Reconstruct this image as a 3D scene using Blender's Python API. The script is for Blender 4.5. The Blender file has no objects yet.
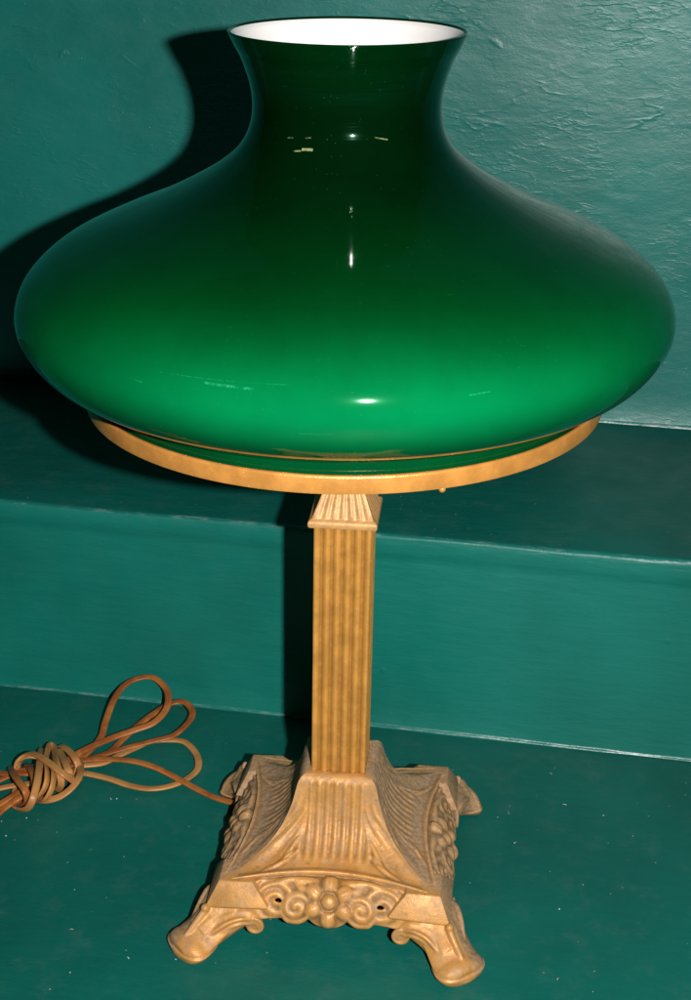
import bpy, bmesh, math
import numpy as np
from mathutils import Matrix, Vector, noise

C = bpy.context.scene.collection
PI = math.pi
PHI = -0.09618                     # the lamp stands turned a few degrees
STEP_YAW = math.atan(-0.1828)      # the steps run slightly askew of the camera

# ------------------------------------------------------------------ helpers
def link(name, me, mats, parent=None, smooth=True, auto=None):
    o = bpy.data.objects.new(name, me); C.objects.link(o)
    if not isinstance(mats, (list, tuple)): mats = [mats]
    for m in mats: me.materials.append(m)
    if smooth:
        me.polygons.foreach_set('use_smooth', [True]*len(me.polygons))
    if auto is not None:
        me.set_sharp_from_angle(angle=math.radians(auto))
    if parent: o.parent = parent
    return o

def mesh(verts, faces, merge=None, flip=False):
    me = bpy.data.meshes.new('mesh')
    me.from_pydata([tuple(map(float, v)) for v in verts], [], faces)
    bm = bmesh.new(); bm.from_mesh(me)
    if merge: bmesh.ops.remove_doubles(bm, verts=bm.verts, dist=merge)
    bmesh.ops.recalc_face_normals(bm, faces=bm.faces)
    if flip: bmesh.ops.reverse_faces(bm, faces=bm.faces)
    bm.to_mesh(me); bm.free()
    return me

def bake(name, me, mods):
    """run modifiers on a mesh and return the evaluated mesh"""
    o = bpy.data.objects.new(name, me); C.objects.link(o)
    for kind, props in mods:
        m = o.modifiers.new(kind, kind)
        for k, v in props.items(): setattr(m, k, v)
    dg = bpy.context.evaluated_depsgraph_get(); dg.update()
    out = bpy.data.meshes.new_from_object(o.evaluated_get(dg))
    bpy.data.objects.remove(o)
    return out

def spline(P, n=10):
    P = np.asarray(P, float)
    P = np.vstack([2*P[0]-P[1], P, 2*P[-1]-P[-2]]); o = []
    for i in range(1, len(P)-2):
        a, b, c, d = P[i-1:i+3]
        for t in np.linspace(0, 1, n, endpoint=False):
            o.append(.5*(2*b+(-a+c)*t+(2*a-5*b+4*c-d)*t*t+(-a+3*b-3*c+d)*t**3))
    o.append(P[-2]); return np.array(o)

def lathe(P, n=360, closed=False):
    V, F = [], []
    for r, z in P:
        for k in range(n):
            a = 2*PI*k/n; V.append((r*math.cos(a), r*math.sin(a), z))
    m = len(P)
    for i in range(m if closed else m-1):
        j = (i+1) % m
        for k in range(n):
            l = (k+1) % n; F.append((i*n+k, i*n+l, j*n+l, j*n+k))
    return V, F

def tube(P, R, sides=14, V=None, F=None, flat=1.0, upref=(0, 0, 1)):
    """closed tube through P with radii R, elliptical when flat<1 (thin along the up axis)"""
    V = [] if V is None else V; F = [] if F is None else F
    P = [Vector(p) for p in P]; n = len(P)
    if not hasattr(R, '__len__'): R = [R]*n
    base = len(V); prev = None
    for i in range(n):
        t = (P[min(i+1, n-1)]-P[max(i-1, 0)]).normalized()
        if prev is None:
            up = Vector(upref)
            if abs(t.dot(up)) > .95: up = Vector((1, 0, 0))
            s = t.cross(up).normalized()
        else:
            s = (prev - t*prev.dot(t)).normalized()
        prev = s; b = s.cross(t)
        for k in range(sides):
            a = 2*PI*k/sides
            wv = 1-.30*abs(math.sin(a))**5 if flat < 1 else 1; v = P[i]+s*(R[i]*math.cos(a))+b*(R[i]*flat*wv*math.sin(a)); V.append(tuple(v))
    for i in range(n-1):
        for k in range(sides):
            l = (k+1) % sides
            F.append((base+i*sides+k, base+i*sides+l, base+(i+1)*sides+l, base+(i+1)*sides+k))
    F.append(tuple(base+k for k in range(sides))[::-1])
    F.append(tuple(base+(n-1)*sides+k for k in range(sides)))
    return V, F

def ball(c, r, V, F, seg=16, squash=(1, 1, 1)):
    base = len(V); rings = seg//2
    for i in range(1, rings):
        th = PI*i/rings
        for k in range(seg):
            a = 2*PI*k/seg
            V.append((c[0]+r*squash[0]*math.sin(th)*math.cos(a), c[1]+r*squash[1]*math.sin(th)*math.sin(a), c[2]+r*squash[2]*math.cos(th)))
    V.append((c[0], c[1], c[2]+r*squash[2])); V.append((c[0], c[1], c[2]-r*squash[2]))
    for i in range(rings-2):
        for k in range(seg):
            l = (k+1) % seg
            F.append((base+i*seg+k, base+(i+1)*seg+k, base+(i+1)*seg+l, base+i*seg+l))
    t, bo = len(V)-2, len(V)-1
    for k in range(seg):
        l = (k+1) % seg
        F.append((t, base+k, base+l)); F.append((bo, base+(rings-2)*seg+l, base+(rings-2)*seg+k))

def smooth01(a, b, x): 
    t = np.clip((x-a)/(b-a), 0, 1); return t*t*(3-2*t)

# ------------------------------------------------------------------ materials
class NT:
    def __init__(s, name):
        s.m = bpy.data.materials.new(name); s.m.use_nodes = True
        s.t = s.m.node_tree; s.b = s.t.nodes['Principled BSDF']; s.out = s.t.nodes['Material Output']
        s.tc = s.t.nodes.new('ShaderNodeTexCoord')
    def n(s, typ, ins=None, **kw):
        nd = s.t.nodes.new(typ)
        for k, v in kw.items(): setattr(nd, k, v)
        for k, v in (ins or {}).items():
            if isinstance(v, bpy.types.NodeSocket): s.t.links.new(v, nd.inputs[k])
            else: nd.inputs[k].default_value = v
        return nd
    def l(s, a, b): s.t.links.new(a, b)
    def math(s, op, a, b=0.0, c=0.0, clamp=False):
        return s.n('ShaderNodeMath', {0: a, 1: b, 2: c}, operation=op, use_clamp=clamp).outputs[0]
    def ramp(s, x, lo, hi, a=0.0, b=1.0):
        return s.n('ShaderNodeMapRange', {0: x, 1: lo, 2: hi, 3: a, 4: b}, interpolation_type='SMOOTHSTEP').outputs[0]
    def mix(s, f, a, b):
        nd = s.n('ShaderNodeMix', data_type='RGBA')
        for k, v in ((0, f), (6, a), (7, b)):
            if isinstance(v, bpy.types.NodeSocket): s.l(v, nd.inputs[k])
            elif k == 0: nd.inputs[0].default_value = v
            else: nd.inputs[k].default_value = (*v, 1)
        return nd.outputs[2]
    def noise(s, scale, detail=4, rough=.55, stretch=None, rot=None, vec=None):
        v = vec or s.tc.outputs['Object']
        if rot or stretch:
            v = s.n('ShaderNodeMapping', {0: v, 'Rotation': rot or (0, 0, 0), 'Scale': stretch or (1, 1, 1)}).outputs[0]
        return s.n('ShaderNodeTexNoise', {'Vector': v, 'Scale': scale, 'Detail': detail, 'Roughness': rough}).outputs[0]
    def voro(s, scale, vec=None, rand=1.0):
        return s.n('ShaderNodeTexVoronoi', {'Vector': vec or s.tc.outputs['Object'], 'Scale': scale, 'Randomness': rand})
    def bump(s, h, dist, strength=1.0, prev=None):
        nd = s.n('ShaderNodeBump', {'Height': h, 'Distance': dist, 'Strength': strength})
        if prev: s.l(prev, nd.inputs['Normal'])
        return nd.outputs[0]
    def set(s, **kw):
        names = dict(col='Base Color', rough='Roughness', metal='Metallic', spec='Specular IOR Level', coat='Coat Weight',
                     coatr='Coat Roughness', coatt='Coat Tint', nrm='Normal', coatn='Coat Normal', ior='IOR', sub='Subsurface Weight', coati='Coat IOR')
        for k, v in kw.items():
            i = s.b.inputs[names[k]]
            if isinstance(v, bpy.types.NodeSocket): s.l(v, i)
            elif k in ('col', 'coatt'): i.default_value = (*v, 1)
            else: i.default_value = v
        return s.m

def paint(name, col, kind):
    """old glossy green paint: kind = wall (trowelled plaster), riser (brushed board), tread (scuffed board)"""
    s = NT(name)
    big = s.noise(6, 3)
    c = s.mix(s.ramp(big, .3, .7), [x*.86 for x in col], [x*1.12 for x in col])
    fine = s.noise(900, 2, .6)
    if kind == 'wall':
        a = s.noise(10, 3, .5, stretch=(1, 1, 1.8), rot=(0, .5, 0))
        b = s.noise(48, 4, .55, stretch=(.8, 1, 2.0), rot=(0, -.35, 0))
        def nubs(scale, r0, keep):
            wv = s.n('ShaderNodeVectorMath', {0: s.n('ShaderNodeTexNoise', {'Vector': s.tc.outputs['Object'], 'Scale': 60, 'Detail': 3}).outputs[1], 1: (.02, .02, .02)}, operation='MULTIPLY').outputs[0]
            wv = s.n('ShaderNodeVectorMath', {0: wv, 1: s.tc.outputs['Object']}, operation='ADD').outputs[0]
            v = s.voro(scale, s.n('ShaderNodeMapping', {0: wv, 'Rotation': (0, .4, 0), 'Scale': (.8, 1, 1.15)}).outputs[0])
            return s.math('MULTIPLY', s.ramp(v.outputs['Distance'], r0, r0*.15), s.ramp(v.outputs['Color'], keep, keep+.05))
        # trowel ridges: sparse crests of a warped band pattern
        def crest(scale, rot, sharp, lo):
            cr = s.noise(scale, 3, .5, stretch=(.6, 1, 1.9), rot=(0, rot, 0))
            c_ = s.math('SUBTRACT', 1.0, s.math('MULTIPLY', s.math('ABSOLUTE', s.math('SUBTRACT', cr, .5)), sharp), clamp=True)
            return s.math('MULTIPLY', s.math('POWER', c_, 2.0), s.ramp(s.noise(16, 4, .6, rot=(1, rot, 0)), lo, lo+.20))
        h = s.math('ADD', s.math('MULTIPLY', a, .9), s.math('MULTIPLY', b, .18))
        for k_, n_ in ((.55, nubs(17, .11, .66)), (.34, nubs(44, .15, .62)), (.18, crest(20, .45, 22, .50)), (.14, crest(34, -.6, 18, .51)), (.10, crest(60, .9, 14, .49))):
            h = s.math('ADD', h, s.math('MULTIPLY', n_, k_))
        h = s.math('ADD', h, s.math('MULTIPLY', s.noise(110, 4, .6, stretch=(.6, 1, 1.4), rot=(0, .3, 0)), .10))
        n = s.bump(h, .0025, .85)
        n = s.bump(s.noise(320, 3, .6, stretch=(.6, 1, 1)), .0004, .40, n)
        n = s.bump(fine, .0003, .4, n)
        return s.set(col=c, rough=s.ramp(s.noise(40), .3, .7, .36, .46), nrm=n, spec=.55)
    if kind == 'riser':
        a = s.noise(40, 5, .6, stretch=(.35, 1, 1.6))
        b = s.noise(120, 4, .6, stretch=(.30, 1, 1.5))
        v = s.voro(22); lump = s.ramp(v.outputs['Distance'], .08, .0)
        h = s.math('ADD', s.math('MULTIPLY', a, .7), s.math('MULTIPLY', b, .3))
        h = s.math('ADD', h, s.math('MULTIPLY', lump, .35))
        v2 = s.voro(30, s.n('ShaderNodeMapping', {0: s.tc.outputs['Object'], 'Scale': (.45, 1, 1.3)}).outputs[0])
        h = s.math('ADD', h, s.math('MULTIPLY', s.math('MULTIPLY', s.ramp(v2.outputs['Distance'], .10, .03), s.ramp(v2.outputs['Color'], .60, .64)), .8))
        n = s.bump(h, .0018, .8); n = s.bump(fine, .0003, .35, n)
        return s.set(col=c, rough=s.ramp(s.noise(50), .3, .7, .36, .46), nrm=n, spec=.38)
    # boards: dust specks, little scratches and dark spots
    v = s.voro(42); r = s.math('MULTIPLY', v.outputs['Color'], 1.0)
    pick = s.ramp(r, .72, .76)
    sp = s.math('MULTIPLY', s.ramp(v.outputs['Distance'], .045, .02), pick)
    v2 = s.voro(130); pick2 = s.ramp(v2.outputs['Color'], .70, .74)
    sp2 = s.math('MULTIPLY', s.math('MULTIPLY', s.ramp(v2.outputs['Distance'], .10, .04), pick2), .75)
    mp = s.n('ShaderNodeMapping', {0: s.tc.outputs['Object'], 'Rotation': (0, 0, .2), 'Scale': (.22, 1, 1)}).outputs[0]
    v3 = s.voro(36, mp); pick3 = s.ramp(v3.outputs['Color'], .70, .74)
    brk = s.ramp(s.noise(300, 3), .48, .62)
    sp3 = s.math('MULTIPLY', s.math('MULTIPLY', s.ramp(v3.outputs['Distance'], .05, .01), pick3), s.math('MULTIPLY', brk, .6))
    mk = s.math('MAXIMUM', s.math('MAXIMUM', sp, sp2), sp3)
    haze = s.math('MULTIPLY', s.ramp(s.noise(34, 8, .75), .48, .72), .09)
    mk = s.math('MULTIPLY', mk, .75)
    c = s.mix(haze, c, (.22, .26, .24))
    c = s.mix(mk, c, (.42, .46, .42))
    v4 = s.voro(15); d = s.math('MULTIPLY', s.ramp(v4.outputs['Distance'], .035, .015), s.ramp(v4.outputs['Color'], .55, .6))
    c = s.mix(s.math('MULTIPLY', d, .7), c, (.22, .15, .09))
    a = s.noise(60, 5, .6, stretch=(.35, 1, 1))
    n = s.bump(s.math('ADD', a, s.math('MULTIPLY', s.noise(190, 5, .7), .35)), .0014, .6); n = s.bump(fine, .0003, .35, n); n = s.bump(mk, .0004, .6, n)
    return s.set(col=c, rough=s.math('ADD', s.ramp(s.noise(30), .3, .7, .38, .50), s.math('MULTIPLY', mk, .3)), nrm=n, spec=.36)

def cast_gold(name, gold=(.63, .310, .086), dust=(.36, .240, .150), amount=1.0, side=False, bumpy=1.0, dark=(.20, .10, .035), metal=.14, rough=.43, blotch=1.0):
    """worn gilt paint on cast metal; dust lies on the sides nobody wipes"""
    s = NT(name)
    co = s.n('ShaderNodeSeparateXYZ', {0: s.tc.outputs['Object']})
    nz = s.noise(70, 6, .65)
    c = s.mix(s.ramp(nz, .35, .68), [x*.82 for x in gold], [x*1.12 for x in gold])
    c = s.mix(s.math('MULTIPLY', s.ramp(s.noise(34, 5, .6), .48, .70), .6*blotch), c, [gold[0]*.86, gold[1]*.70, gold[2]*.45])
    wear = s.ramp(s.noise(160, 5, .7), .56, .70)
    c = s.mix(s.math('MULTIPLY', wear, .45*blotch), c, dark)
    if side:
        # front panel wiped clean, flanks and back under thick dust (lamp axes)
        ax = s.math('ABSOLUTE', co.outputs[0])
        f = s.math('ADD', s.math('ADD', ax, co.outputs[1]), s.math('MULTIPLY', s.math('SUBTRACT', nz, .5), .02))
        f = s.ramp(f, -.006, .006)
        sp = s.ramp(s.noise(230, 5, .7), .30, .60, .62, 1.0)
        f = s.math('MULTIPLY', f, sp)
        low = s.math('MULTIPLY', s.ramp(s.noise(95, 6, .68), .42, .66), .50)
        f = s.math('MAXIMUM', f, low)
    else:
        f = s.math('MULTIPLY', s.ramp(s.noise(120, 6, .65), .42, .75), .35)
    f = s.math('MULTIPLY', f, amount, clamp=True)
    dcol = s.mix(s.ramp(s.noise(400, 3), .35, .65), [x*.75 for x in dust], [x*1.2 for x in dust])
    at = s.n('ShaderNodeAttribute', attribute_name='groove_dark').outputs[2]  # per-vertex darker tone for sunk relief and flutes
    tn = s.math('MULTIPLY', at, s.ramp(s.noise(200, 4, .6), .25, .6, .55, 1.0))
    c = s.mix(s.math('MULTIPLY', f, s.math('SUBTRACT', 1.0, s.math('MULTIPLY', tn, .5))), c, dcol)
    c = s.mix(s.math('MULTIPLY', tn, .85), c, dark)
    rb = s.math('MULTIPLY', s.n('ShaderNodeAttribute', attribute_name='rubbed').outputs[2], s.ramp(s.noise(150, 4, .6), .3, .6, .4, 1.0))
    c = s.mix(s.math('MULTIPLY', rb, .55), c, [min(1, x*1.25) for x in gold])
    n = s.bump(s.noise(260, 5, .6), .0007*bumpy, .6)
    n = s.bump(s.noise(1500, 2), .00025, .5, n)
    streak = s.ramp(s.noise(48, 6, .72, stretch=(1, 1, .5)), .50, .66)
    c = s.mix(s.math('MULTIPLY', streak, .48*blotch), c, [x*.55 for x in gold])
    return s.set(col=c, metal=s.math('MULTIPLY', s.math('SUBTRACT', 1.0, f), metal), rough=s.math('SUBTRACT', s.math('ADD', s.math('MULTIPLY', f, .4), rough), s.math('MULTIPLY', rb, .12), clamp=True), nrm=n, spec=.5)

M = {}
PC = (.012, .150, .122)
M['wall'] = paint('wall_paint', (.008, .182, .158), 'wall')
M['riser'] = paint('riser_paint', (.006, .166, .134), 'riser')
M['tread'] = paint('tread_paint', (.004, .122, .098), 'tread')
s = NT('worn_edge'); ed = s.ramp(s.noise(180, 5, .7, stretch=(.25, 1, 1)), .47, .62)
M['edge'] = s.set(col=s.mix(s.math('MULTIPLY', ed, .30), (.012, .16, .135), (.36, .46, .42)), rough=.33, nrm=s.bump(s.noise(120, 4, .6, stretch=(.4, 1, 1)), .0012, .7))
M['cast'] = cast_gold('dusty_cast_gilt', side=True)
M['foot'] = cast_gold('foot_gilt', side=True, amount=.85, bumpy=.5)
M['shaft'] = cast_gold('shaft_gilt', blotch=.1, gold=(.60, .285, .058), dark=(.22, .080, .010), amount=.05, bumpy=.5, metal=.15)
M['capital'] = cast_gold('capital_gilt', gold=(.62, .33, .12), amount=.4, bumpy=.8)
M['ring'] = cast_gold('ring_gilt', blotch=.12, gold=(.66, .285, .062), dark=(.36, .15, .03), amount=.15, bumpy=.25, metal=.3, rough=.34)
s = NT('dark_brass'); M['brass'] = s.set(col=(.30, .18, .07), metal=.8, rough=.45)

# cased glass: green layer, thicker towards the neck, over white opal
s = NT('green_cased_glass')
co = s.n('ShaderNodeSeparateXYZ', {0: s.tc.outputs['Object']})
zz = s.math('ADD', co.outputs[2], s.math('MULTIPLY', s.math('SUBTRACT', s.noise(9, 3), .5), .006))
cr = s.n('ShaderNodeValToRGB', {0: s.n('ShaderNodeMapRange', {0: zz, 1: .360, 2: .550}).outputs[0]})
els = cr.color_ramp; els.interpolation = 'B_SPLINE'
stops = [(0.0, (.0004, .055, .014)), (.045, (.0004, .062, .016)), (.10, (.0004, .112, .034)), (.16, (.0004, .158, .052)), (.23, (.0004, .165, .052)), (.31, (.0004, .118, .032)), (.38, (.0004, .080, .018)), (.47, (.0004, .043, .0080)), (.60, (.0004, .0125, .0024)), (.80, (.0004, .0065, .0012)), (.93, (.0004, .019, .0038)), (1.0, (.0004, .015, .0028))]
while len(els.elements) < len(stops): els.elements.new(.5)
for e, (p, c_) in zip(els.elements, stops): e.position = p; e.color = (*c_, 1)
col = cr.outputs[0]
v = s.voro(330); dustm = s.math('MULTIPLY', s.ramp(v.outputs['Distance'], .17, .06), s.ramp(v.outputs['Color'], .56, .64))
dustm = s.math('MULTIPLY', dustm, s.ramp(s.noise(18, 4), .40, .65, .06, .40))
th = s.math('MULTIPLY', s.math('ARCTAN2', co.outputs[1], co.outputs[0]), 180/PI)
scr = None
for (a0, z0, a1, z1, w, k) in [(-113.4, .4158, -92.4, .4171, .00022, .12), (-105.3, .4146, -97.7, .4143, .0008, .17), (-118.2, .4106, -115.7, .4099, .00025, .15),
                            (-120, .5022, -116.3, .5025, .00045, .8), (-108.5, .503, -105.1, .5034, .0004, .55), (-114.3, .4963, -110, .4968, .0005, .8), (-109.6, .4975, -103.2, .4978, .0009, .95),
                            (-68.8, .5041, -61, .5027, .00045, .65), (-66.2, .4113, -62.8, .4118, .0003, .18), (-91, .3952, -86.2, .3952, .0005, .08)]:
    t = s.n('ShaderNodeMapRange', {0: th, 1: a0, 2: a1, 3: z0, 4: z1}, clamp=False).outputs[0]
    d = s.math('ABSOLUTE', s.math('SUBTRACT', co.outputs[2], t))
    m = s.math('MULTIPLY', s.ramp(d, w, w*.4), s.math('MULTIPLY', s.math('GREATER_THAN', th, a0), s.math('LESS_THAN', th, a1)))
    m = s.math('MULTIPLY', m, k*.55)
    scr = m if scr is None else s.math('MAXIMUM', scr, m)
scr = s.math('MULTIPLY', scr, s.math('MULTIPLY', s.ramp(s.noise(700, 2), .30, .6, .25, 1.0), s.ramp(s.noise(110, 3), .35, .55, .3, 1.0)))
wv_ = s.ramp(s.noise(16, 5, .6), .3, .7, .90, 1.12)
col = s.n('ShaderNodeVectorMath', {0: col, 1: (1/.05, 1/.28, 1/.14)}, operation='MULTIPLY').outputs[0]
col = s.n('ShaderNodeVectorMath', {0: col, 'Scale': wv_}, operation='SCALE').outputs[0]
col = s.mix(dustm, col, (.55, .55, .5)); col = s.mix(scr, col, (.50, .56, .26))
marks = s.math('MAXIMUM', dustm, scr)
n = s.bump(s.noise(14, 2), .0015, .12)
rip = s.noise(150, 3, .6, stretch=(.03, .03, 1))
n = s.bump(s.math('MULTIPLY', rip, s.ramp(co.outputs[2], .46, .50)), .0005, .7, n)
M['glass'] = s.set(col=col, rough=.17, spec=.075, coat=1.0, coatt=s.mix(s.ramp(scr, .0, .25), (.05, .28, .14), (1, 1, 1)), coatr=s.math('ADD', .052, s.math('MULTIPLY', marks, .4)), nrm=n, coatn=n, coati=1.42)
s = NT('white_opal_glass'); M['opal'] = s.set(col=(.86, .83, .82), rough=.15, nrm=s.bump(s.noise(20), .001, .1))

def cord_mat(name, a, b):
    s = NT(name)
    c = s.mix(s.ramp(s.noise(55, 4), .38, .62), a, b)
    c = s.mix(s.math('MULTIPLY', s.ramp(s.noise(300, 4, .7), .60, .72), .25), c, (.40, .28, .18))
    return s.set(col=c, rough=.40, nrm=s.bump(s.noise(400, 3), .0004, .4))
M['cord_brown'] = cord_mat('brown_vinyl', (.29, .082, .019), (.46, .155, .036))
M['cord_tan'] = cord_mat('faded_vinyl', (.56, .26, .080), (.44, .19, .060))

# ------------------------------------------------------------------ the painted steps
def structure(o, label, cat):
    o['kind'] = 'structure'; o['label'] = label; o['category'] = cat; return o

def local_frame():
    e = Vector((math.cos(STEP_YAW), math.sin(STEP_YAW), 0)); n = Vector((-math.sin(STEP_YAW), math.cos(STEP_YAW), 0))
    return e, n
KR, KW, TH = 0.18604*math.cos(STEP_YAW), 0.449, 0.1695   # riser and wall distance along n, step height
R3 = Matrix.Rotation(STEP_YAW, 4, 'Z')
def strip(name, prof, mats, midx, label, cat, nx=320, x0=-1.6, x1=1.6, wob=.0006, seed=0):
    """extrude a (n, z) profile along the step, with the slight waviness of old boards"""
    V, F, MI = [], [], []
    xs = np.linspace(x0, x1, nx)
    m = len(prof)
    for x in xs:
        for j, (n_, z_) in enumerate(prof):
            w = noise.noise(Vector((x*7+seed, j*.15, 0)))*wob + noise.noise(Vector((x*30+seed, j*.3, 5)))*wob*.4
            V.append((x, n_+w, z_+noise.noise(Vector((x*8, 3+j*.15, seed)))*wob))
    for i in range(nx-1):
        for j in range(m-1):
            F.append((i*m+j, (i+1)*m+j, (i+1)*m+j+1, i*m+j+1)); MI.append(midx[j])
    me = bpy.data.meshes.new('mesh'); me.from_pydata(V, [], F)
    me.polygons.foreach_set('material_index', MI)
    o = link(name, me, mats); o.rotation_euler.z = STEP_YAW
    return structure(o, label, cat)

strip('floor', [(-1.6, 0), (-.8, 0), (-.4, 0), (0, 0), (KR-.05, 0), (KR-.006, 0), (KR+.03, 0)], [M['tread']], [0]*6, 'dark green painted wooden floor with specks and scuffs under the lamp', 'floor', wob=.0002)
# step: caulk bead at the foot, riser, rounded nosing, tread
P = [(KR+.02, -.01), (KR-.0020, -.0005), (KR-.0018, .0006), (KR-.0011, .0013), (KR-.0003, .0018), (KR, .0030), (KR+.0005, .02), (KR+.0008, .05), (KR+.0008, .10), (KR+.0004, TH-.034),
     (KR+.0008, TH-.0235), (KR+.0006, TH-.0195), (KR-.0008, TH-.0165), (KR-.0012, TH-.010), (KR-.0010, TH-.0032), (KR-.0004, TH-.0014), (KR+.0006, TH-.0005), (KR+.0022, TH), (KR+.006, TH+.0002), (KR+.05, TH), (KR+.2, TH), (KW+.05, TH)]
mi = [0, 0, 1, 1, 0] + [0]*9 + [0, 1, 1, 2] + [2]*4
mi = mi[:len(P)-1]
strip('step', P, [M['riser'], M['edge'], M['tread']], mi, 'dark green painted step behind the lamp with worn edge', 'step', wob=.0013, nx=900, seed=4)
P = [(KW-.0024, TH-.002), (KW-.0020, TH+.0012), (KW-.0008, TH+.0024), (KW, TH+.004), (KW, TH+.03), (KW, .4), (KW, .8), (KW, 1.4)]
strip('wall', P, [M['wall'], M['edge']], [1, 1, 0, 0, 0, 0, 0], 'rough plastered wall in glossy teal green paint behind the lamp', 'wall', wob=.0010, seed=9)

# ------------------------------------------------------------------ the lamp
lamp = bpy.data.objects.new('table_lamp', None); C.objects.link(lamp); lamp.empty_display_size = .05
lamp.rotation_euler.z = PHI
lamp['label'] = 'tall antique table lamp with glossy green glass shade on a gilt fluted column'
lamp['category'] = 'lamp'

# shade ------------------------------------------------------------
ctrl = [(.0634, .5500), (.0600, .5430), (.0559, .5350), (.0514, .5200), (.0515, .5050), (.0571, .4920), (.0674, .4820), (.0830, .4720), (.1063, .4600), (.1343, .4480), (.1600, .4350),
        (.1770, .4200), (.1836, .4050), (.1815, .3920), (.1725, .3800), (.1580, .3710), (.1495, .3678), (.1462, .3676), (.1452, .3655), (.1450, .3600), (.1450, .3530)]
cu = spline(ctrl, 12)
V, F = lathe(np.vstack([[(.0613, .5494), (.0618, .5503), (.0626, .5506)], cu, [(.1440, .3522), (.1425, .3525)]]), 420)
shade = link('lamp_shade', mesh(V, F), M['glass'], lamp)
shade['label'] = 'squat bell shaped green cased glass shade, darker at its neck'
inner = []
for i, (r, z) in enumerate(cu):
    a = cu[max(i-1, 0)]; b = cu[min(i+1, len(cu)-1)]; t = (b-a)/np.linalg.norm(b-a)
    inner.append((r+t[1]*.0026, z-t[0]*.0026))
inner = [(.0613, .5494)]+[q for q in inner[1:] if q[1] < .5480]
inner[-1] = (.1425, .3530)
V, F = lathe(inner, 300)
oi = link('opal_lining', mesh(V, F), M['opal'], shade)
oi['label'] = 'white opal glass inside of the shade'

# gallery ring -------------------------------------------------------
ring = [(.1462, .3592), (.1466, .3597), (.1478, .3599), (.1486, .3595), (.1489, .3584), (.1487, .3510), (.1484, .3500), (.1474, .3496), (.1400, .3496), (.1360, .3500), (.1360, .3512), (.1455, .3514), (.1462, .3525)]
V, F = lathe(ring, 300, closed=True)
rg = link('shade_ring', mesh(V, F), M['ring'], lamp, auto=50)
for deg in (-70.5+5.5, 49.5+5.5, 169.5+5.5):
    V, F = [], []; a = math.radians(deg)
    ball((.1466*math.cos(a), .1466*math.sin(a), .3490), .0019, V, F)
    link('screw', mesh(V, F), M['ring'], rg)
for k in range(3):
    a = math.radians(90+120*k); e = np.array([math.cos(a), math.sin(a), 0])
    pts = [e*.004+[0, 0, .338], e*.03+[0, 0, .340], e*.09+[0, 0, .347], e*.141+[0, 0, .3515]]
    V, F = tube(spline(pts, 5), .0032, 10)
    link('support_arm', mesh(V, F), M['brass'], lamp)
V, F = lathe([(.001, .290), (.008, .290), (.008, .330), (.011, .334), (.011, .345), (.007, .349), (.016, .356), (.0165, .400), (.015, .404), (.001, .404)], 40)
link('bulb_socket', mesh(V, F, merge=1e-5), M['brass'], lamp, auto=35)

# column ---------------------------------------------------------------
HW = .01736
def square_section(hw, depth, n=96, flutes=5, rad=.0012, margin=.16):
    """outline of a square with flutes sunk into each side"""
    one = []
    for i in range(n):
        x = -1+2*i/n
        d = 0
        if abs(x) < 1-margin:
            q = (x+1-margin)/(2*(1-margin))*flutes
            d = depth*(.5-.5*math.cos(2*PI*q))
        e = max(0, abs(x)-(1-rad/hw))*hw
        d += e*e/rad*.55
        one.append((x*hw, -(hw-d)))
    out = []
    for k in range(4):
        c, s_ = math.cos(k*PI/2), math.sin(k*PI/2)
        out += [(x*c-y*s_, x*s_+y*c) for x, y in one]
    return out
secs = [(.0900, 0, .0004), (.2700, 0, .0004)]
rows = [square_section(HW, .0017, flutes=5, margin=.10)]*2
V, F = [], []
zs = np.linspace(.090, .2705, 24); npt = len(rows[0])
for z in zs:
    for x, y in rows[0]:
        k = 1+.004*noise.noise(Vector((x*60, y*60, z*25)))
        V.append((x*k+.0015*(z-.09)/.18, y*k, z))
for i in range(len(zs)-1):
    for k in range(npt):
        l = (k+1) % npt; F.append((i*npt+k, i*npt+l, (i+1)*npt+l, (i+1)*npt+k))
def groove_dark(o, fn):
    at = o.data.attributes.new('groove_dark', 'FLOAT', 'POINT')
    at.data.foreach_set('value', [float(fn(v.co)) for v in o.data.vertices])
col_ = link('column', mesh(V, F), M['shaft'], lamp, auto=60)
groove_dark(col_, lambda c: smooth01(.0007, .0013, HW-max(abs(c.x-.0015*(c.z-.09)/.18), abs(c.y)))*.65)  # colour darkens towards the bottom of each flute
col_['label'] = 'square mustard gold column with five flutes on each face'

V, F = [], []
lay = [(.0176, .2668, 0, 0), (.0200, .2672, 0, 0), (.0205, .2680, 0, 0), (.0205, .2706, 0, 0), (.0200, .2714, 0, 0), (.0188, .2722, 0, 0), (.0184, .2724, .0004, 1), (.0160, .2785, .0007, 1), (.0135, .2850, .0007, 1), (.0110, .2915, .0005, 1), (.0095, .2955, 0, 0), (.0090, .2970, 0, 0), (.0040, .2975, 0, 0)]
for hw, z, d, fl in lay:
    sec = square_section(hw, d, 96, 6, .0006, .14)
    V += [(x*1.01+.0015, y*1.01, z+.0022) for x, y in sec]
npt = 96*4
for i in range(len(lay)-1):
    for k in range(npt):
        l = (k+1) % npt; F.append((i*npt+k, i*npt+l, (i+1)*npt+l, (i+1)*npt+k))
link('capital', mesh(V, F), M['capital'], lamp, auto=45)

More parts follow.
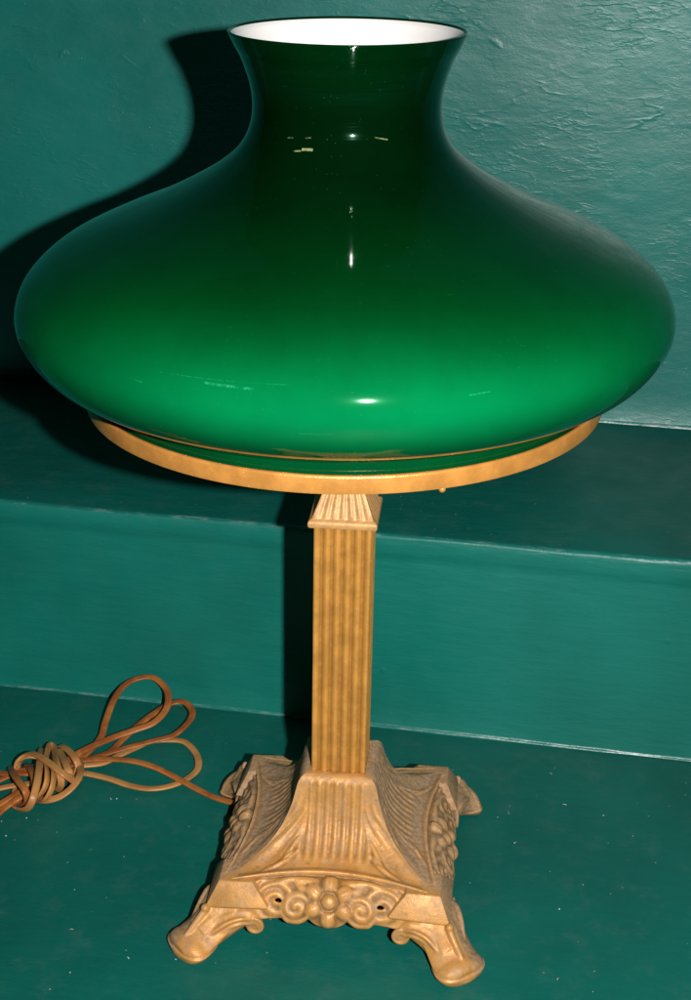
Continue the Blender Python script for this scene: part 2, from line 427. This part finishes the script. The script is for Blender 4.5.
# pedestal: four relief panels ------------------------------------------
NU, NV = 220, 190
vk = [0, .04, .09, .15, .25, .35, .45, .55, .62, .66, .70, .80, .90, 1.0, 1.12]
sc_ = [.0174, .0215, .0245, .0262, .0288, .0330, .0392, .0480, .0570, .0625, .0683, .0725, .0755, .0772, .0785]   # at the corners
zc_ = [.0952, .0950, .0918, .0862, .0762, .0662, .0575, .0505, .0458, .0440, .0428, .0352, .0275, .0205, .0160]
sm_ = [.0174, .0215, .0245, .0262, .0288, .0325, .0375, .0440, .0500, .0535, .0575, .0665, .0735, .0775, .0785]   # at mid side
zm_ = [.0952, .0950, .0918, .0862, .0762, .0667, .0592, .0530, .0492, .0478, .0464, .0395, .0290, .0175, .0105]
def interp_s(v, ys):
    P = spline(np.c_[vk, ys], 8); return np.interp(v, P[:, 0], P[:, 1])
v1 = np.linspace(0, 1, NV); u1 = np.linspace(-1, 1, NU)
U, Vv = np.meshgrid(u1, v1)
bl = (1-np.abs(U)**2.2)
FY = .0180                         # flower centre below the lip
def arcs(vx):
    s1 = interp_s(vx, sc_)*(1-bl)+interp_s(vx, sm_)*bl; z1 = interp_s(vx, zc_)*(1-bl)+interp_s(vx, zm_)*bl
    ln = np.hypot(np.diff(s1, axis=0), np.diff(z1, axis=0)); a_ = np.vstack([np.zeros((1, NU)), np.cumsum(ln, 0)])
    return np.stack([a_[:, j]-np.interp(.70, vx[:, j], a_[:, j]) for j in range(NU)], 1)
V12 = Vv*1.12; A12 = arcs(V12)
Xb = np.abs(u1)*.076; Db = np.where(np.abs(u1)*.076 < .050, .0290, .0235)
for cx, cy, rr in ((0, FY, .0168), (.0205, FY+.0045, .0108), (.0365, FY+.0005, .0098)):
    Db = np.maximum(Db, np.where(np.abs(Xb-cx) < rr, cy+np.sqrt(np.maximum(0, rr*rr-(Xb-cx)**2)), 0))
vb = np.array([np.interp(Db[j], A12[:, j], V12[:, j]) for j in range(NU)])
vv = np.where(Vv <= .70, Vv, .70+(Vv-.70)/.30*(vb[None, :]-.70))
S = interp_s(vv, sc_)*(1-bl)+interp_s(vv, sm_)*bl
Z = interp_s(vv, zc_)*(1-bl)+interp_s(vv, zm_)*bl
X = U*S; Y = -S
Pm = np.stack([X, Y, Z], -1)
du = np.gradient(Pm, axis=1); dv = np.gradient(Pm, axis=0)
N = np.cross(dv, du); N /= np.linalg.norm(N, axis=-1, keepdims=True)+1e-12
if N[NV//2, NU//2, 1] > 0: N = -N
# arc length down the panel from the lip, as seen on the surface
seg = np.linalg.norm(np.diff(Pm, axis=0), axis=2); arc = np.vstack([np.zeros((1, NU)), np.cumsum(seg, 0)])
lip = np.array([np.interp(.70, vv[:, j], arc[:, j]) for j in range(NU)])
D = arc-lip                       # metres below the lip
H = np.zeros_like(X)
# flutes of the flare
Xf = X
fl = np.cos(2*PI*Xf/.0056)
mask = smooth01(.0185, .0165, np.abs(Xf)*(1-.35*smooth01(.3, .6, Vv)))*smooth01(.07, .12, Vv)*smooth01(.63, .56, Vv)
H += .00042*np.sign(fl)*np.abs(fl)**.8*mask
# acanthus strokes fanning to the corners
a = np.abs(X)
t = (a-.019-.75*np.maximum(0, S-.030)**1.0)/np.maximum(.005, S-.019)
curl = np.sin(2*PI*(1.9*t+.55*np.sin(7*Vv+1)))
m2 = smooth01(-.05, .12, t)*smooth01(.16, .3, Vv)*smooth01(.66, .58, Vv)*smooth01(1.0, .93, np.abs(U))
H += .00040*curl*m2
def blob(cx, cy, rx, ry, h, rot=0, p=1.0):
    dx = X-cx; dy = D-cy; c, s_ = math.cos(rot), math.sin(rot)
    q = ((dx*c+dy*s_)/rx)**2+((-dx*s_+dy*c)/ry)**2
    return h*np.clip(1-q, 0, 1)**p
# leaf tips beside the flutes
for sg in (-1, 1):
    H = np.maximum(H, 0)*1.0+np.minimum(H, 0)
    for (cx, cy, rx, ry, rot) in [(.030, -.013, .0100, .0030, .75), (.036, -.008, .0100, .0026, .45), (.027, -.022, .0100, .0024, 1.1)]:
        H += blob(sg*cx, cy, rx, ry, .0009, sg*rot, .7)
# lip moulding
H += .0013*np.exp(-((D+.0002)/.0013)**2)*smooth01(1.0, .92, np.abs(U))
H -= .0008*np.exp(-((D-.0025)/.0012)**2)*smooth01(.98, .9, np.abs(U))
ap = smooth01(.001, .003, D)
O = np.zeros_like(H)
def scroll(cx, cy, R_, lam, turn, sgn, h):
    dx = (X-cx)*sgn; dy = D-cy; r = np.hypot(dx, dy); th = np.arctan2(dy, dx)
    q = np.cos(2*PI*(r/lam) - th + turn)
    return h*np.sign(q)*np.abs(q)**.7*smooth01(R_, R_*.86, r), r
for sg in (-1, 1):
    w, r = scroll(sg*.0335, FY+.0005, .0215, .0068, .6, sg, .0010)
    O = np.where(r < .0215, w+.0003, O)
    w, r = scroll(sg*.0205, FY+.0045, .0106, .0054, 2.2, -sg, .0007)
    O = np.where(r < .0106, w+.0022*np.sqrt(np.clip(1-(r/.0112)**2, 0, 1))+.0004, O)
    for (cx, cy, rx, ry, h_, rot) in [(.0150, FY-.0120, .0120, .0030, .0022, -.20), (.0260, FY-.0130, .0110, .0024, .0016, .18), (.0150, FY-.0062, .0075, .0032, .0022, -.55)]:
        O = np.maximum(O, blob(sg*cx, cy, rx, ry, h_, sg*rot, .6))
for k in range(6):
    an = k*PI/3+PI/2; cx, cy = .0108*math.cos(an), FY+.0108*math.sin(an)*.95; an += .12*math.sin(7*k)
    pb = blob(cx, cy, .0066, .0054, .0046, an, .5)
    vein = .00035*np.cos((X*math.sin(an)-(D-FY)*math.cos(an))*2*PI/.0034)*(pb > .0008)
    O = np.maximum(O, pb+vein)
r = np.hypot(X, D-FY)
O = np.where(r < .0062, .0008, O)
O = np.maximum(O, blob(0, FY, .0054, .0054, .0046, 0, .5))
def blur(A_, n):
    for _ in range(n):
        A_ = (np.roll(A_, 1, 0)+np.roll(A_, -1, 0)+np.roll(A_, 1, 1)+np.roll(A_, -1, 1)+2*A_)/6
    return A_
H += blur(O*ap*smooth01(1.0, .9, np.abs(U)), 5)*.88
Pd = Pm+N*H[..., None]
hole = np.zeros((NV, NU), bool)
for sg in (-1, 1):
    hole |= (np.hypot((X-sg*.0322)/1.3, (D-(FY+.0002))) < .0017)
V, F = [], []; TP = []
GrooveD = np.clip((blur(H, 22)-H)/.00032, 0, 1)  # darker where the relief sinks below its surroundings
for k in range(4):
    c, s_ = math.cos(k*PI/2), math.sin(k*PI/2); base = len(V)
    rg_ = np.array([[noise.fractal(Vector((X[i, j]*150, S[i, j]*150+40*k, Z[i, j]*150)), 1.0, 2.0, 4) for j in range(NU)] for i in range(NV)])
    soft = 1.0 if k == 0 else .62
    Hk = np.where(D < -.001, H*soft, H) + rg_*(.00010 if k == 0 else .00030)*smooth01(1.0, .97, np.abs(U))*smooth01(0, .05, Vv)
    Q = (Pm+N*Hk[..., None]).reshape(-1, 3)
    V += list(np.c_[Q[:, 0]*c-Q[:, 1]*s_, Q[:, 0]*s_+Q[:, 1]*c, Q[:, 2]])
    for i in range(NV-1):
        for j in range(NU-1):
            if hole[i, j]: continue
            a_ = base+i*NU+j; F.append((a_, a_+NU, a_+NU+1, a_+1))
me = mesh(V, F, merge=1.5e-5)
me = bake('tmp', me, [('SOLIDIFY', dict(thickness=.0028, offset=-1.0))])
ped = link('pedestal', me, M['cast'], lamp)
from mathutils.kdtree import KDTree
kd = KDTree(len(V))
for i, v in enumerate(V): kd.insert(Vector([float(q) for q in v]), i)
kd.balance(); TT = np.tile(GrooveD.reshape(-1), 4)
at = me.attributes.new('groove_dark', 'FLOAT', 'POINT')
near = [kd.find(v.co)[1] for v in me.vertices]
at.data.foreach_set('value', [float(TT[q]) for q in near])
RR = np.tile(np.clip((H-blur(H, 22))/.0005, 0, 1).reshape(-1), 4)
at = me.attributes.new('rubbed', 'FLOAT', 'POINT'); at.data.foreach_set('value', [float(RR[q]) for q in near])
ped['label'] = 'square flared pedestal with flutes, acanthus leaves and a flower in relief on each side'

# feet -------------------------------------------------------------------
def foot_mesh():
    V, F = [], []
    def A(P, R_, sides=18):                      # coordinates as (along x, along y, z) of the front left corner
        tube([(-p[0], -p[1], p[2]) for p in P], R_, sides, V, F)
    # leg: diamond section (ridge on top) rounding into the toe; rows are (diagonal position, z, half width, half height, exponent)
    rows = spline([(.052, .028, .0170, .0150, 1.2), (.060, .0250, .0175, .0150, 1.2), (.067, .0205, .0170, .0142, 1.2), (.0735, .0150, .0160, .0128, 1.2), (.0790, .0105, .0158, .0112, 1.3),
                   (.0840, .0075, .0162, .0092, 1.5), (.0872, .0066, .0165, .0088, 1.7), (.0900, .0062, .0148, .0082, 1.9), (.0920, .0060, .0112, .0066, 2.0), (.0930, .0058, .0065, .0042, 2.0), (.0933, .0058, .0010, .0008, 2.0)], 5)
    b0 = len(V); ns = 40
    dg = Vector((-1, -1, 0)).normalized(); tt = Vector((1, -1, 0)).normalized()
    for i, (s_, z_, hw_, hn_, ex) in enumerate(rows):
        a_, b_ = rows[max(i-1, 0)], rows[min(i+1, len(rows)-1)]
        dirv = (dg*(b_[0]-a_[0])*1.414+Vector((0, 0, b_[1]-a_[1]))).normalized(); nn = tt.cross(dirv).normalized()
        if nn.z < 0: nn = -nn
        for k in range(ns):
            an = 2*PI*k/ns; ca, sa = math.cos(an), math.sin(an)
            px = math.copysign(abs(ca)**(2/ex), ca)*hw_; py = math.copysign(abs(sa)**(2/ex), sa)*hn_
            V.append(tuple(Vector((-s_, -s_, z_))+tt*px+nn*py))
    for i in range(len(rows)-1):
        for k in range(ns):
            l = (k+1) % ns; F.append((b0+i*ns+k, b0+i*ns+l, b0+(i+1)*ns+l, b0+(i+1)*ns+k))
    F.append(tuple(b0+k for k in range(ns))[::-1]); F.append(tuple(b0+(len(rows)-1)*ns+k for k in range(ns)))
    ball((-.0775, -.0775, .0280), .0030, V, F, 14)
    rd = spline([(.0775, .0775, .0265, .0024), (.0825, .0825, .0206, .0023), (.0868, .0868, .0157, .0019), (.0895, .0895, .0128, .0014), (.0912, .0912, .0105, .0007)], 6)
    A(rd[:, :3], list(rd[:, 3]), 12)
    for sw in (0, 1):
        def B(P, R_, sides=12):
            A([(p[1], p[0], p[2]) if sw else p for p in P], R_, sides)
        def bb(c, r, sq=(1, 1, 1)):
            q = (-c[1], -c[0], c[2]) if sw else (-c[0], -c[1], c[2])
            ball(q, r, V, F, 16, (sq[1], sq[0], sq[2]) if sw else sq)
        # bracket sweeping from the scroll to the ankle
        br = spline([(.0460, .0735, .0190, .0050), (.0515, .0735, .0218, .0064), (.0580, .0740, .0200, .0080), (.0650, .0755, .0168, .0092), (.0715, .0780, .0130, .0096), (.0780, .0815, .0100, .0094)], 7)
        B(br[:, :3], list(br[:, 3]))
        for off, rr in ((0.0, .0013), (.0040, .0010)):
            ln = spline([(.0475, .0782, .0222-off), (.0540, .0805, .0240-off), (.0620, .0828, .0222-off), (.0690, .0852, .0182-off), (.0750, .0880, .0135-off*.7), (.0800, .0915, .0098-off*.5)], 6)
            B(ln, list(rr*1.3*np.sin(np.linspace(.25, PI-.12, len(ln)))**.6), 8)
        fi = spline([(.0580, .0690, .0245, .0085), (.0660, .0720, .0200, .0090), (.0735, .0765, .0150, .0098), (.0790, .0810, .0110, .0098)], 6)
        B(fi[:, :3], list(fi[:, 3]))
        fi = spline([(.0520, .0690, .0265, .0065), (.0590, .0690, .0255, .0070), (.0650, .0695, .0245, .0055)], 6)
        B(fi[:, :3], list(fi[:, 3]))
        # scroll: spiral tube round a boss
        bb((.0462, .0745, .0165), .0052, (1, .8, 1))
        sp = []
        for i in range(34):
            a_ = i/33*2*PI*1.35; r_ = .0058-.0036*i/33
            sp.append((.0465+r_*math.cos(a_+PI/2), .0778, .0168+r_*math.sin(a_+PI/2)))
        B(sp, .0014, 8)
    me = mesh(V, F)
    me = bake('tmp', me, [('REMESH', dict(mode='VOXEL', voxel_size=.00055)), ('SMOOTH', dict(factor=.5, iterations=7))])
    # flatten the sole, then add the crisp knee block
    bm = bmesh.new(); bm.from_mesh(me)
    for v in bm.verts:
        q = Vector((v.co.x+.0820, v.co.y+.0820))
        if -(v.co.x+v.co.y)/2 > .070 and v.co.z < .0075 and q.length > .004:
            k_ = .0011*float(smooth01(.0075, .0064, v.co.z))*float(smooth01(.072, .080, -(v.co.x+v.co.y)/2))
            q.normalize(); v.co.x += q.x*k_; v.co.y += q.y*k_
        if v.co.z < .0004: v.co.z = .0004
    for f in bm.faces: f.smooth = True
    o1, o2 = .0697, .0775
    top = [(-o1, -o1, .0441), (-o1+.021, -o1, .0446), (-o1+.021, -o1+.021, .0446), (-o1, -o1+.021, .0446)]
    bot = [(-o2, -o2, .0292), (-o2+.0400, -o2, .0310), (-o2+.040, -o2+.040, .0310), (-o2, -o2+.040, .0310)]
    low = [(-o2+.0012, -o2+.0012, .0272), (-o2+.0385, -o2+.0012, .0290), (-o2+.0385, -o2+.0385, .0290), (-o2+.0012, -o2+.0385, .0290)]
    vs = [bm.verts.new(p) for p in top+bot+low]
    fs = [bm.faces.new([vs[i] for i in (0, 1, 2, 3)])]
    for q in (0, 4):
        for k in range(4):
            l = (k+1) % 4; fs.append(bm.faces.new((vs[q+k], vs[q+4+k], vs[q+4+l], vs[q+l])))
    fs.append(bm.faces.new([vs[i] for i in (11, 10, 9, 8)]))
    bmesh.ops.recalc_face_normals(bm, faces=fs)
    es = list({e for f in fs for e in f.edges})
    bmesh.ops.bevel(bm, geom=es, offset=.0007, segments=2, affect='EDGES', profile=.6)
    bm.to_mesh(me); bm.free()
    return me
f0 = link('foot', foot_mesh(), M['foot'], lamp, auto=40)
for k in (1, 2, 3):
    f = f0.copy(); f.data = f0.data.copy()
    if k == 1:                                   # the casting is not quite regular: this foot is bent forward
        for v in f.data.vertices:
            s_ = -(v.co.x+v.co.y)/2; w_ = float(smooth01(.068, .082, s_))
            if w_ > 0:
                p_ = Matrix.Rotation(math.radians(-8)*w_, 3, 'Z') @ (v.co-Vector((-.066, -.066, 0))); p_ += Vector((-.066, -.066, 0)); v.co = p_
    else:                                        # the back feet are shorter, curled knobs
        for v in f.data.vertices:
            s_ = -(v.co.x+v.co.y)/2
            if s_ > .076:
                d_ = (s_-.076)*.42; v.co.x += d_; v.co.y += d_
                v.co.z = v.co.z*(1+.30*float(smooth01(.076, .088, s_)))
    f.data.transform(Matrix.Rotation(k*PI/2, 4, 'Z'))    # baked so the wear pattern follows the lamp, not the copy
    C.objects.link(f); f.parent = lamp

# power cord --------------------------------------------------------------
RC = .0028
LEAD = [(-.058, .055, .012), (-.0727, .0661, .0085), (-.0820, .0725, .0055), (-.0967, .0824, .0040), (-.1188, .0993, .0045), (-.1382, .1099, .0080), (-.1572, .1163, .0095), (-.1788, .1205, .008), (-.1945, .1202, .007), (-.2146, .1154, .007), (-.2289, .1085, .009), (-.243, .1017, .007), (-.2611, .0905, .005), (-.30, .07, .0035)]
LA = [(-0.2044, 0.113, 0.006), (-0.1941, 0.1291, 0.006), (-0.1857, 0.1493, 0.008), (-0.1839, 0.1635, 0.013), (-0.1794, 0.1885, 0.02), (-0.1704, 0.2047, 0.024), (-0.1542, 0.2095, 0.026), (-0.1421, 0.1996, 0.024), (-0.137, 0.1861, 0.022), (-0.138, 0.1729, 0.018), (-0.1463, 0.1611, 0.014), (-0.1597, 0.1559, 0.011), (-0.175, 0.1486, 0.009), (-0.1918, 0.1358, 0.008), (-0.202, 0.1242, 0.008), (-0.2132, 0.1061, 0.008)]
LB = [(-0.2131, 0.1081, 0.005), (-0.1946, 0.1219, 0.005), (-0.1806, 0.1327, 0.004), (-0.1631, 0.1409, 0.005), (-0.1453, 0.1482, 0.006), (-0.1298, 0.1535, 0.008), (-0.1193, 0.1701, 0.01), (-0.1182, 0.182, 0.012), (-0.1258, 0.1945, 0.012), (-0.1368, 0.1934, 0.011), (-0.1492, 0.1811, 0.009), (-0.159, 0.1706, 0.006), (-0.1703, 0.1532, 0.003), (-0.1763, 0.1389, 0.003), (-0.1875, 0.1258, 0.003), (-0.206, 0.1119, 0.004)]
LC = [(-0.2115, 0.1132), (-0.1926, 0.1091), (-0.1735, 0.1028), (-0.1568, 0.0943), (-0.1409, 0.0902), (-0.126, 0.0939), (-0.1141, 0.1037), (-0.1077, 0.1171), (-0.1107, 0.1353), (-0.1217, 0.1516), (-0.1354, 0.1537), (-0.1485, 0.1511), (-0.158, 0.1415), (-0.1696, 0.1298), (-0.181, 0.1182), (-0.2037, 0.1134)]
LC = [(x, y, .0032+.003*max(0, 1-abs(i-15)/4)) for i, (x, y) in enumerate(LC)]
KN = {
    'W0': [(-0.2482, 0.1144, 0.004), (-0.2392, 0.0868, 0.018), (-0.2308, 0.0692, 0.023), (-0.2247, 0.0603, 0.022), (-0.2242, 0.061, 0.014), (-0.2299, 0.0694, 0.004), (-0.2351, 0.0759, 0.003)],
    'W1': [(-0.2175, 0.1096, 0.01), (-0.2218, 0.1047, 0.018), (-0.2303, 0.1035, 0.021), (-0.2393, 0.1069, 0.014), (-0.2416, 0.1053, 0.005), (-0.239, 0.0893, 0.004), (-0.2365, 0.0682, 0.004), (-0.2302, 0.0598, 0.006), (-0.2223, 0.0535, 0.012), (-0.2178, 0.0535, 0.021), (-0.2171, 0.0673, 0.026), (-0.2203, 0.0916, 0.024), (-0.2263, 0.1224, 0.012), (-0.2294, 0.1387, 0.004)],
    'W2': [(-0.2426, 0.1038, 0.006), (-0.2407, 0.1051, 0.016), (-0.2335, 0.1069, 0.021), (-0.2232, 0.0986, 0.026), (-0.2109, 0.0849, 0.028), (-0.2003, 0.0747, 0.027), (-0.1942, 0.079, 0.018), (-0.1946, 0.0915, 0.006)],
    'W3': [(-0.2221, 0.074, 0.003), (-0.2155, 0.0673, 0.014), (-0.2115, 0.0688, 0.022), (-0.2126, 0.0795, 0.025), (-0.2178, 0.0996, 0.02), (-0.2205, 0.1212, 0.016), (-0.2216, 0.1351, 0.01), (-0.2174, 0.1271, 0.012), (-0.2102, 0.0991, 0.022), (-0.2042, 0.081, 0.024), (-0.2028, 0.0774, 0.016), (-0.2077, 0.0855, 0.004)],
    'W4': [(-0.2189, 0.074, 0.003), (-0.2115, 0.0649, 0.012), (-0.2067, 0.0661, 0.021), (-0.2074, 0.0767, 0.024), (-0.2128, 0.0982, 0.018)],
    'W5': [(-0.1989, 0.1277, 0.004), (-0.1937, 0.1049, 0.012), (-0.1908, 0.0847, 0.017), (-0.194, 0.0733, 0.016), (-0.2015, 0.0682, 0.012), (-0.2107, 0.069, 0.008), (-0.2202, 0.0747, 0.004)],
    'W6': [(-0.2177, 0.1401, 0.004), (-0.2135, 0.1343, 0.01), (-0.2057, 0.1218, 0.015), (-0.1981, 0.1088, 0.017), (-0.1952, 0.1049, 0.012), (-0.1965, 0.1024, 0.006)],
    'W7': [(-0.2141, 0.1272, 0.012), (-0.2037, 0.0984, 0.021), (-0.1979, 0.084, 0.022), (-0.197, 0.0867, 0.014)],
    'W8': [(-0.2364, 0.1151, 0.006), (-0.2276, 0.0942, 0.016), (-0.221, 0.075, 0.019), (-0.2206, 0.0624, 0.016), (-0.2264, 0.0656, 0.006)],
    'S1': [(-0.1939, 0.118, 0.006), (-0.2048, 0.1076, 0.01), (-0.2183, 0.0971, 0.011), (-0.2362, 0.0968, 0.011), (-0.2497, 0.0995, 0.009), (-0.2617, 0.1057, 0.006), (-0.2817, 0.1127, 0.004)],
    'S2': [(-0.1906, 0.1058, 0.006), (-0.2054, 0.0966, 0.01), (-0.2217, 0.0876, 0.01), (-0.2389, 0.0845, 0.009), (-0.2487, 0.0825, 0.008), (-0.2613, 0.0811, 0.005), (-0.2763, 0.0794, 0.003)],
    'S3': [(-0.193, 0.1124, 0.006), (-0.2072, 0.1052, 0.007), (-0.2227, 0.0918, 0.007), (-0.2358, 0.0753, 0.008), (-0.2454, 0.0664, 0.006), (-0.2536, 0.0577, 0.004), (-0.2601, 0.0428, 0.003)],
    'S4': [(-0.1925, 0.1009, 0.004), (-0.2081, 0.0956, 0.006), (-0.2214, 0.0846, 0.006), (-0.2317, 0.0684, 0.01), (-0.2389, 0.0655, 0.006), (-0.2449, 0.0578, 0.004), (-0.2488, 0.047, 0.003)],
    'S5': [(-0.2007, 0.127, 0.006), (-0.2118, 0.1163, 0.007), (-0.2279, 0.1056, 0.008), (-0.2451, 0.1005, 0.006), (-0.2545, 0.0963, 0.005), (-0.2677, 0.0967, 0.003)],
}
V, F = [], []; MI = []
def cord(P, m, r=RC, flat=.52):
    n0 = len(F); tube(spline(P, 9), r, 14, V, F, flat)
    MI.extend([m]*(len(F)-n0))
cord(LEAD, 0); cord(LA, 0); cord(LB, 0); cord(LC, 1)
for k, P in KN.items():
    cord(P, {'W0': 0, 'S1': 0, 'S2': 1, 'S3': 0, 'S4': 0, 'S5': 0, 'W8': 0}.get(k, 1))
me = bpy.data.meshes.new('mesh'); me.from_pydata([tuple(map(float, v)) for v in V], [], F)
me.transform(Matrix.Rotation(-PHI, 4, 'Z'))
me.polygons.foreach_set('material_index', MI)
cd = link('power_cord', me, [M['cord_brown'], M['cord_tan']], lamp)
cd['label'] = 'brown flat cord looped and knotted into a bundle on the floor'

# crumbs lying on the floor --------------------------------------------------
rng = np.random.default_rng(5)
V, F = [], []
for k in range(140):
    x, y = rng.uniform(-.34, .34), rng.uniform(-.28, .12)
    if abs(x) < .10 and y > -.12: continue
    r = rng.uniform(.0002, .0006)
    if rng.random() < .25:
        a = rng.uniform(0, PI); L_ = rng.uniform(.001, .0032)
        tube([(x, y, .0006), (x+L_*math.cos(a)*.5, y+L_*math.sin(a)*.5, .0010), (x+L_*math.cos(a), y+L_*math.sin(a), .0006)], .00022, 6, V, F)
    else: ball((x, y, r*.7+.0002), r, V, F, 8, (rng.uniform(.7, 1.5), 1, .7))
s = NT('crumb'); s.set(col=s.mix(s.ramp(s.noise(12, 2), .4, .6), (.62, .68, .60), (.45, .36, .25)), rough=.8)
cr_ = link('dust_crumbs', mesh(V, F), s.m)
cr_['kind'] = 'stuff'; cr_['label'] = 'pale dust crumbs and lint scattered on the green floor'; cr_['category'] = 'dust'

# ------------------------------------------------------------------ flash, world, camera
L = Vector((.0965, -.8500, .6645))
ld = bpy.data.lights.new('flash', 'AREA'); ld.shape = 'RECTANGLE'; ld.size = .016; ld.size_y = .012
ld.energy = 14.0; ld.color = (1.0, .97, .93)
lo = bpy.data.objects.new('flash', ld); C.objects.link(lo); lo.location = L
lo.rotation_euler = (Vector((.03, 0, .33))-L).to_track_quat('-Z', 'Y').to_euler()

w = bpy.data.worlds.new('World'); bpy.context.scene.world = w; w.use_nodes = True
w.node_tree.nodes['Background'].inputs[0].default_value = (.8, .9, 1.0, 1); w.node_tree.nodes['Background'].inputs[1].default_value = .0015

cd_ = bpy.data.cameras.new('camera'); cam = bpy.data.objects.new('camera', cd_); C.objects.link(cam)
r_ = Vector((0.99995259, 0.00268311, 0.00936095)); u_ = Vector((-0.0096309, 0.41459892, 0.90995329)); f_ = Vector((0.00143953, 0.9100003, -0.4146051))
cam.matrix_world = Matrix(((r_.x, u_.x, -f_.x, 0), (r_.y, u_.y, -f_.y, -.79754457), (r_.z, u_.z, -f_.z, .64281426), (0, 0, 0, 1)))
cd_.sensor_fit = 'VERTICAL'; cd_.sensor_height = 24; cd_.lens = 24*1.45682; cd_.clip_start = .02; cd_.clip_end = 20
sc = bpy.context.scene; sc.camera = cam
sc.view_settings.view_transform = 'Standard'; sc.view_settings.look = 'None'; sc.view_settings.exposure = 0; sc.view_settings.gamma = 1
sc.render.engine = 'CYCLES'
sc.cycles.blur_glossy = 0.0; sc.cycles.sample_clamp_indirect = 20.0; sc.cycles.caustics_reflective = True
